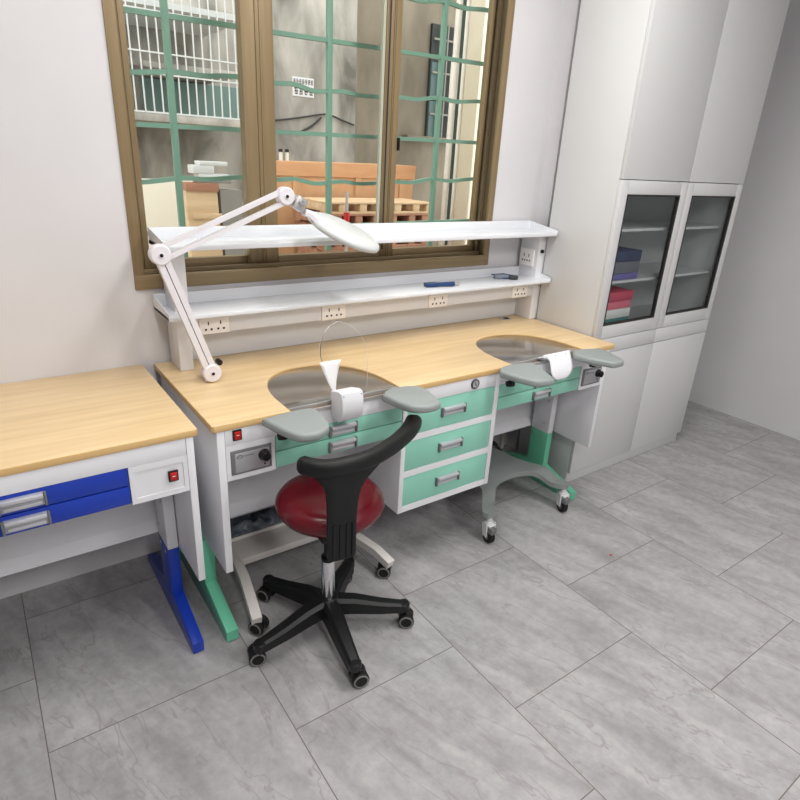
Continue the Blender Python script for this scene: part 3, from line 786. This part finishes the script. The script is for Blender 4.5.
full_out = lout[:-1] + out_
m = MB(); top, bot = [], []
NS = 6
for j in range(NS + 1):
    rt = []
    for a, b in zip(full_in, full_out):
        p = a.lerp(b, j / NS); rt.append((p.x, p.y, trz(p.y)))
    top.append(rt)
th = .024
botm = [[(x, y, z - th) for x, y, z in r] for r in top]
m.grid(top); m.grid(botm); m.grid([top[0], botm[0]]); m.grid([top[-1], botm[-1]])
m.grid([[r[0] for r in top], [r[0] for r in botm]]); m.grid([[r[-1] for r in top], [r[-1] for r in botm]])
bmesh.ops.remove_doubles(m.bm, verts=m.bm.verts[:], dist=1e-5)
m.build('arched_plate', 'trolley', gb, angle=40)
def forkcastor(root, c, ang, top_z):
    d = Vector((math.cos(ang), math.sin(ang), 0)); s_ = Vector((-d.y, d.x, 0)); c = Vector(c)
    m = MB(); m.cyl(c + Vector((0, 0, .098)), (0, 0, 1), .013, top_z - .098, 14); m.cyl(c + Vector((0, 0, .088)), (0, 0, 1), .021, .012, 20)
    ca = c - d * .012
    for sg in (-1, 1):
        q = ca + s_ * (.021 * sg)
        m.sweep([q + Vector((0, 0, .034)), q + Vector((0, 0, .070)) + d * .004, q + Vector((0, 0, .094)) + d * .01], [(-.0025, -.017), (.0025, -.017), (.0025, .017), (-.0025, .017)], ups=tuple(d), scale=[(1, .8), (1, 1.0), (1, 1.2)])
    m.box(ca.x - .018, ca.x + .018, ca.y - .018, ca.y + .018, .084, .092, .002)
    f_ = m.build('castor_fork', 'cagewhite', root)
    m = MB(); m.lathe([(.0, -.014), (.030, -.014), (.035, -.010), (.035, .010), (.030, .014), (0, .014)], ca + Vector((0, 0, .035)), s_, 28, 0)
    m.lathe([(.018, -.0155), (.018, .0155)], ca + Vector((0, 0, .035)), s_, 20, 1)
    m.build('castor_wheel', ['rubber', 'greyring'], f_)
    m = MB(); m.box(ca.x - .016 - d.x * .02, ca.x + .016 - d.x * .02, ca.y - .016 - d.y * .02, ca.y + .016 - d.y * .02, .055, .085, .006); m.build('castor_brake', 'platerim', f_)
forkcastor(gb, (1.626, 1.514, 0), 1.35, .128); forkcastor(gb, (2.107, 1.512, 0), 1.2, .128)
forkcastor(gb, (1.77, 1.90, 0), .3, .163); forkcastor(gb, (1.96, 1.90, 0), .3, .163)
m = MB(); rows = []
for j in range(11):
    r_ = []
    for i in range(25):
        a = 2 * PI * i / 24; v = j / 10
        rr = (.095 * math.sin(PI * (.12 + .86 * v)) + .006) * (1 + .13 * math.sin(5 * a + j) + .08 * math.sin(9 * a + 2 * j))
        r_.append((2.118 + rr * math.cos(a) * .75, 2.04 + rr * math.sin(a) * .75, .002 + .145 * v))
    r_[-1] = r_[0]; rows.append(r_)
m.grid(rows); bmesh.ops.remove_doubles(m.bm, verts=m.bm.verts[:], dist=1e-5)
bmesh.ops.holes_fill(m.bm, edges=m.bm.edges[:], sides=40)
tag(m.build('plastic_bag', 'blackbag', None, (2.118, 2.04, 0), angle=70), 'small black crumpled bag on the floor behind the green right foot of the workbench', 'bag')
m = MB(); m.tube([(2.33, 2.142, 0.001), (2.33, 2.142, .50)], .010, 12)
tag(m.build('drain_pipe', 'pipe', None, (2.33, 2.142, 0)), 'thin white upright pipe against the wall under the right end of the workbench', 'pipe')
m = MB(); m.box(2.011, 2.024, 1.149, 1.156, .0002, .003, .001)
tag(m.build('red_scrap', 'switchred', None, (2.018, 1.153, 0)), 'tiny red scrap on the open grey floor at the right', 'scrap')

# ------------------------------------------------------------------ tall cabinet
cx0, cx1, cy0, cy1 = 2.328, 3.36, 1.670, 2.018
cb = thing('tall_cabinet', 'tall white cabinet with dark-gasketed glass doors at the right end of the workbench', 'cabinet', (2.84, 1.83, 0))
m = MB()
m.box(cx0, cx0 + .018, cy0, cy1, .0, 2.55, .0008); m.box(cx1 - .018, cx1, cy0, cy1, 0, 2.55, .0008)
m.box(cx0 + .018, cx1 - .018, cy1 - .01, cy1, 0, 2.55); m.box(cx0 + .018, cx1 - .018, cy0, cy1, 2.53, 2.55)
m.box(cx0 + .018, cx1 - .018, cy0 + .02, cy1, .775, .79); m.box(cx0 + .018, cx1 - .018, cy0 + .02, cy1, 1.497, 1.512)
m.build('body', 'cabinet', cb)
m = MB(); m.box(cx0 + .018, cx1 - .018, cy0 + .001, cy0 + .018, 0, .064, .0008); m.build('plinth', 'cabinet', cb)
for z in (1.03, 1.27):
    m = MB(); m.box(cx0 + .019, cx1 - .019, cy0 + .03, cy1 - .011, z, z + .012); m.build('shelf', 'cabinet', cb)
xm = (cx0 + cx1) / 2
for a, b in ((cx0 + .0015, xm - .0015), (xm + .0015, cx1 - .0015)):
    m = MB(); z0, z1 = .781, 1.494; fw = .052; y0, y1 = cy0 - .018, cy0 - .001
    m.box(a, a + fw, y0, y1, z0, z1, .001); m.box(b - fw, b, y0, y1, z0, z1, .001)
    m.box(a + fw, b - fw, y0, y1, z0, z0 + .066, .001); m.box(a + fw, b - fw, y0, y1, z1 - .06, z1, .001)
    d = m.build('glass_door', 'cabinet', cb)
    m = MB(); g0, g1, h0, h1 = a + fw - .002, b - fw + .002, z0 + .064, z1 - .058
    for q in ((g0, g0 + .008, h0, h1), (g1 - .008, g1, h0, h1), (g0, g1, h0, h0 + .008), (g0, g1, h1 - .008, h1)): m.box(q[0], q[1], y0 - .001, y1, q[2], q[3])
    m.build('gasket', 'gasket_gap', d)
    m = MB(); m.box(g0 + .006, g1 - .006, y0 + .006, y0 + .011, h0 + .006, h1 - .006); m.build('pane', 'cabglass', d)
    m = MB(); m.box(a, b, cy0 - .018, cy0 - .001, 1.4975, 2.548, .001); m.build('upper_door', 'cabinet', cb)
    m = MB(); m.box(a, b, cy0 - .018, cy0 - .001, .705, .778, .001); m.build('drawer', 'cabinet', cb)
    m = MB(); m.box(a, b, cy0 - .018, cy0 - .001, .068, .702, .001); m.build('lower_door', 'cabinet', cb)
# things on its shelves
items = [(.791, .060, 'b_teal', 'teal box at the bottom of the stack on the lowest cabinet shelf'), (.852, .045, 'b_white', 'white box above the teal one on the lowest cabinet shelf'),
         (.898, .040, 'b_pink', 'pink box second from the top of the lowest cabinet stack'), (.939, .045, 'b_rose', 'dark rose box on top of the lowest cabinet stack')]
for z, h, mt, lb in items:
    x0 = cx0 + .03; j = random.uniform(0, .01)
    m = MB(); m.box(x0 + j, x0 + .30, cy0 + .035 + j, cy1 - .05, z + .0005, z + h, .003)
    tag(m.build('storage_box', mt, None, (x0 + .15, cy0 + .15, z)), lb, 'box', 'boxes in the tall cabinet')
for z, h, mt, lb in [(1.0425, .03, 'b_purple', 'purple box at the bottom of the middle cabinet shelf'), (1.073, .055, 'b_grey', 'grey box on the purple one on the middle cabinet shelf'), (1.1285, .05, 'b_navy', 'navy box on top of the middle cabinet stack')]:
    x0 = cx0 + .04
    m = MB(); m.box(x0, x0 + .30, cy0 + .04, cy1 - .05, z + .0005, z + h, .003)
    tag(m.build('storage_box', mt, None, (x0 + .15, cy0 + .15, z)), lb, 'box', 'boxes in the tall cabinet')

# ------------------------------------------------------------------ yard outside
struct(MB().box(-4, 9, YW + .13, 9, -.06, 0).build('ground_outside', 'ground'))
struct(MB().box(-4, 3.585, 5.95, 6.3, 0, 4.2).build('wall_outside', 'concrete'))
struct(MB().box(3.585, 9, 6.5, 6.8, 0, 4.2).build('wall_outside_recess', 'concrete2'))
struct(MB().box(3.585, 3.60, 5.95, 6.5, 0, 4.2).build('wall_outside_return', 'concrete2'))
# stencilled notice
def glyph(m, x, z, w, h, y, seed):
    R = random.Random(seed); s_ = w * .10
    for k in range(3):
        zz = z + h * (.1 + .4 * k); m.box(x + w * R.uniform(0, .2), x + w * R.uniform(.75, 1), y - .002, y, zz - s_, zz + s_)
    for k in range(2):
        xx = x + w * (.25 + .5 * k); m.box(xx - s_, xx + s_, y - .002, y, z + h * R.uniform(0, .3), z + h * R.uniform(.7, 1))
pt = thing('painted_notice', 'white painted notice with two rows of dark characters on the grey yard wall', 'notice', (2.98, 5.945, 2.13))
m = MB(); m.box(2.862, 3.095, 5.944, 5.9497, 2.045, 2.215); m.build('notice_ground', 'paper', pt)
m = MB()
for i in range(7): glyph(m, 2.872 + i * .0315, 2.155, .024, .045, 5.9438, i)
for i in range(4): glyph(m, 2.880 + i * .054, 2.062, .040, .060, 5.9438, 20 + i)
m.build('characters', 'ink', pt)
# wires
m = MB(); m.tube(catmull([(2.32, 5.93, 1.805), (2.63, 5.93, 1.81), (2.90, 5.93, 1.85), (3.19, 5.93, 1.905), (3.29, 5.93, 1.90), (3.42, 5.93, 1.865), (3.56, 5.93, 1.83)], 6), .009, 6)
tag(m.build('sagging_cable', 'wire', None, (2.9, 5.93, 1.8)), 'dark cable running sideways along the grey yard wall', 'cable')
m = MB(); m.tube(catmull([(2.86, 5.93, 1.71), (2.95, 5.93, 1.73), (3.08, 5.93, 1.80), (3.17, 5.93, 1.875)], 6), .011, 6)
tag(m.build('hanging_cable', 'wire', None, (3.0, 5.93, 1.8)), 'short dark cable drooping below the sideways one on the yard wall', 'cable')

# balcony security cage
cg = thing('balcony_cage', 'white barred balcony security cage high on the wall seen through the left pane', 'balcony cage', (1.5, 5.3, 1.72))
for i in range(17):
    x = .98 + i * .0635
    MB().box(x - .0045, x + .0045, 4.995, 5.004, 1.745, 2.95).build('bar', 'cagewhite', cg)
for z, h in ((1.745, .012), (2.00, .010), (2.135, .010), (2.39, .012), (2.92, .02)):
    MB().box(.95, 2.02, 4.99, 5.012, z, z + h).build('rail', 'cagewhite', cg)
MB().box(.95, 2.02, 5.03, 5.94, 2.43, 2.47).build('upper_ledge', 'cagewhite', cg)
MB().box(.95, 2.02, 4.985, 5.94, 1.69, 1.742, .004).build('floor_slab', 'concrete', cg)
MB().box(.95, 2.02, 5.15, 5.94, 2.06, 2.10, .004).build('sill_slab', 'concrete', cg)
m = MB(); m.box(1.45, 2.3, 5.88, 5.945, 1.76, 2.05); m.build('window_pane', 'teal', cg)
m = MB(); m.box(.6, 1.28, 5.85, 5.945, 2.12, 2.42); m.build('white_panel', 'cagewhite', cg)

# barred window in the recess
bw = thing('barred_window', 'dark barred window with blue-grey frame in the recessed yard wall', 'window', (5.15, 6.48, 1.8))
m = MB(); m.box(4.93, 5.36, 6.46, 6.497, 1.80, 3.02); m.build('opening', 'dark', bw)
m = MB(); m.box(4.93, 5.14, 6.43, 6.46, 1.80, 2.20); m.box(4.93, 5.06, 6.43, 6.46, 2.25, 2.62); m.build('shutter', 'bluegrey', bw)
m = MB(); m.box(4.60, 5.6, 6.40, 6.498, 1.76, 1.80); m.build('sill', 'concrete2', bw)
for x in (5.03, 5.13, 5.23, 5.32): MB().box(x - .008, x + .008, 6.40, 6.416, 1.80, 3.02).build('bar', 'pvcgrey', bw)
for z in (2.05, 2.5, 2.85): MB().box(4.93, 5.36, 6.405, 6.42, z, z + .02).build('bar', 'pvcgrey', bw)

# cream pier and downpipes
struct(MB().box(3.6, 4.9, 4.07, 4.235, 0, 4.0).build('wall_outside_pier', 'cream'))
MBp = MB().box(3.606, 4.4, 4.055, 4.0695, 0, 4.0); struct(MBp.build('wall_outside_pier_front', 'cream_sunlit'))  # front face of the pier, its brighter light painted into the cream
dp = thing('downpipe', 'white plastic downpipe with a coupling beside the cream yard wall', 'pipe', (3.63, 4.45, 0))
m = MB(); m.tube([(3.66, 4.45, 0), (3.66, 4.45, 3.6)], .028, 16); m.build('pipe', 'pipe', dp)
m = MB(); m.tube([(3.66, 4.45, 2.02), (3.66, 4.45, 2.34)], .036, 16); m.build('coupling', 'pipe', dp)
m = MB(); m.tube([(3.66, 4.33, 0), (3.66, 4.33, 3.6)], .02, 16)
tag(m.build('downpipe', 'pipe', None, (3.66, 4.33, 0)), 'thinner white downpipe tight against the cream yard wall', 'pipe')
struct(MB().box(3.765, 3.84, 4.55, 4.6, 0, 4.0).build('wall_outside_slip', 'bluegrey'))

# crate
ct = thing('plywood_crate', 'large orange plywood crate standing in the yard behind the pallets', 'crate', (2.5, 4.7, 0))
m = MB(); m.prism([(1.955, 0), (3.24, 0), (3.325, 1.36), (1.955, 1.36)], 'y', 4.5, 4.95); m.build('panel', 'ply', ct)
m = MB(); m.prism([(1.95, 1.362), (3.327, 1.362), (3.336, 1.475), (1.95, 1.46)], 'y', 4.485, 4.97); m.build('rim_board', 'plyband', ct)
for x in (1.97, 2.15, 2.72, 3.17):
    m = MB(); m.box(x, x + .05, 4.484, 4.499, .02, 1.36); m.build('batten', 'ply', ct)
for i, (x, lb) in enumerate(((2.083, 'white bottle with dark cap on the crate rim, left one of two'), (2.135, 'white bottle with dark cap on the crate rim, right one of two'))):
    b_ = thing('bottle', lb, 'bottle', (x, 4.55, 1.468), 'bottles on the crate')
    m = MB(); m.cyl((x, 4.55, 1.4685), (0, 0, 1), .014, .06, 14); m.build('bottle_body', 'pipe', b_)
    m = MB(); m.cyl((x, 4.55, 1.5285), (0, 0, 1), .016, .022, 14); m.build('cap', 'gasket_gap', b_)

# pallets stacked in front of the crate
def pallet(x0, z, label, mt):
    p = thing('pallet', label, 'pallet', (x0 + .5, 4.2, z), 'pallets stacked in the yard')
    for i in range(5):
        MB().box(x0, x0 + 1.0, 3.98 + i * .09, 4.05 + i * .09, z + .070, z + .084, .002).build('deck_board', mt, p)
    for xx in (0, .12, .30, .46, .62, .80, .93):
        MB().box(x0 + xx, x0 + xx + .06, 3.985, 4.40, z + .0155, z + .0695, .002).build('block', mt, p)
    MB().box(x0, x0 + 1.0, 3.98, 4.06, z, z + .015, .002).build('bottom_board', mt, p)
    MB().box(x0, x0 + 1.0, 4.33, 4.41, z, z + .015, .002).build('bottom_board', mt, p)
    return p
names = ['topmost of the stack', 'second from the top of the stack', 'third from the top of the stack', 'fourth from the top of the stack', 'fifth from the top of the stack', 'sixth from the top of the stack', 'seventh from the top of the stack', 'eighth from the top of the stack', 'bottom one of the stack']
zt = 1.212
for k in range(9):
    z = zt - .0852 * (k + 1)
    if z < .05: break
    pallet(2.13 + (0 if k % 2 else .03) + random.uniform(-.02, .02), z, ('pale' if k == 0 else 'reddish') + ' wooden pallet in front of the orange crate, ' + names[k], 'pine' if k == 0 else 'pinered')
m = MB(); m.box(2.05, 3.25, 3.9, 4.45, 0, zt - .0852 * 9 - .0006)
tag(m.build('timber_sleeper', 'pinered', None, (2.6, 4.2, 0)), 'flat reddish timber base under the pallet stack', 'timber')
m = MB(); m.tube([(2.27, 3.86, 0), (2.27, 3.86, 1.29)], .011, 10, 0); m.tube([(2.27, 3.86, 1.06), (2.27, 3.86, 1.15)], .022, 12, 1)
tag(m.build('steel_rod', ['steeldull', 'switchred'], None, (2.27, 3.86, 0)), 'thin upright steel rod with a red collar in front of the pallets', 'rod')

# low wall, box and pale sacks seen through the left pane
struct(MB().box(-1.5, 1.62, 4.72, 4.8, 0, 1.30).build('wall_outside_low', 'cream_sunlit'))  # low cream wall, sunlight put into its colour
cr = thing('timber_crate', 'pale timber crate with a red-brown rim seen through the left pane', 'crate', (1.28, 4.1, 0))
m = MB(); m.prism([(1.20, 0), (1.42, 0), (1.38, 1.27), (1.18, 1.27)], 'y', 4.0, 4.10); m.build('panel', 'pine', cr)
m = MB(); m.box(1.18, 1.39, 3.99, 4.12, 1.27, 1.32, .002); m.build('rim_board', 'pinered', cr)
m = MB(); m.box(1.21, 1.40, 3.985, 3.999, 1.10, 1.135, .002); m.build('batten', 'pine', cr)
m = MB(); m.prism([(1.43, 0), (1.52, 0), (1.545, 1.28), (1.40, 1.28)], 'y', 4.0, 4.25)
tag(m.build('grey_board', 'pvcgrey', None, (1.46, 4.1, 0)), 'narrow grey board bundle beside the pale timber crate', 'board')
for (x0, x1, z0, z1, mt, lb) in ((1.26, 1.48, 1.3205, 1.345, 'pvcgrey', 'thin grey slab lying on the pale timber crate'), (1.27, 1.47, 1.3455, 1.375, 'cagewhite', 'long white block above the grey slab on the timber crate'),
                              (1.235, 1.37, 1.3755, 1.425, 'cagewhite', 'white box in the middle of the heap on the timber crate'), (1.28, 1.46, 1.4255, 1.450, 'cagewhite', 'white strip lying on top of the heap on the timber crate')):
    m = MB(); m.box(x0, x1, 4.0, 4.11, z0, z1, .004)
    tag(m.build('foam_block', mt, None, ((x0 + x1) / 2, 4.1, z0)), lb, 'block', 'blocks heaped on the timber crate')

# ------------------------------------------------------------------ lights
def ceiling_light(x, y, lb, e, sx=.3, sy=1.2):
    t = thing('ceiling_light', lb, 'light', (x, y, 2.85), 'ceiling lights')
    MB().box(x - sx / 2 - .01, x + sx / 2 + .01, y - sy / 2 - .01, y + sy / 2 + .01, 2.80, 2.8495, .002).build('housing', 'white', t)
    MB().box(x - sx / 2, x + sx / 2, y - sy / 2, y + sy / 2, 2.794, 2.7995).build('diffuser', 'emit', t)
    ld = bpy.data.lights.new('ceiling_lamp', 'AREA'); ld.shape = 'RECTANGLE'; ld.size = sx; ld.size_y = sy; ld.energy = e; ld.color = (1.0, .985, .965)
    lo = bpy.data.objects.new('ceiling_lamp', ld); COL.objects.link(lo); lo.location = (x, y, 2.785)
ceiling_light(.2, .95, 'white ceiling panel light on the left above the benches', 13)
ceiling_light(1.6, .95, 'white ceiling panel light on the right above the benches', 25)
ceiling_light(.2, -1.3, 'white ceiling panel light at the back left of the room', 27)
ceiling_light(1.9, -1.3, 'white ceiling panel light at the back right of the room', 36)

wd = bpy.data.worlds.new('sky'); S.world = wd; wd.use_nodes = True
bgn = wd.node_tree.nodes['Background']; bgn.inputs['Color'].default_value = (1.0, .985, .955, 1); bgn.inputs['Strength'].default_value = 2.3

# ------------------------------------------------------------------ camera
cam = bpy.data.cameras.new('camera'); co = bpy.data.objects.new('camera', cam); COL.objects.link(co)
cam.sensor_width = 36; cam.sensor_fit = 'HORIZONTAL'; cam.lens = 592.0 / 800 * 36; cam.clip_start = .02
f = 592.0
vx = Vector((1281 - 400, 207 - 400, f)).normalized(); vz = Vector((320 - 400, 1850 - 400, f)).normalized()
vz = (vz - vx * vx.dot(vz)).normalized(); ez = -vz; ey = ez.cross(vx)
R3 = Matrix((vx, ey, ez))             # camera (x right, y down, z ahead) to world
co.matrix_world = Matrix(((R3[0][0], -R3[0][1], -R3[0][2], 0), (R3[1][0], -R3[1][1], -R3[1][2], 0), (R3[2][0], -R3[2][1], -R3[2][2], 1.53), (0, 0, 0, 1)))
S.camera = co
S.view_settings.view_transform = 'Standard'; S.view_settings.look = 'None'; S.view_settings.gamma = 1.0
S.view_settings.use_curve_mapping = False
S.view_settings.exposure = 0.06
S.cycles.max_bounces = 10; S.cycles.transparent_max_bounces = 16
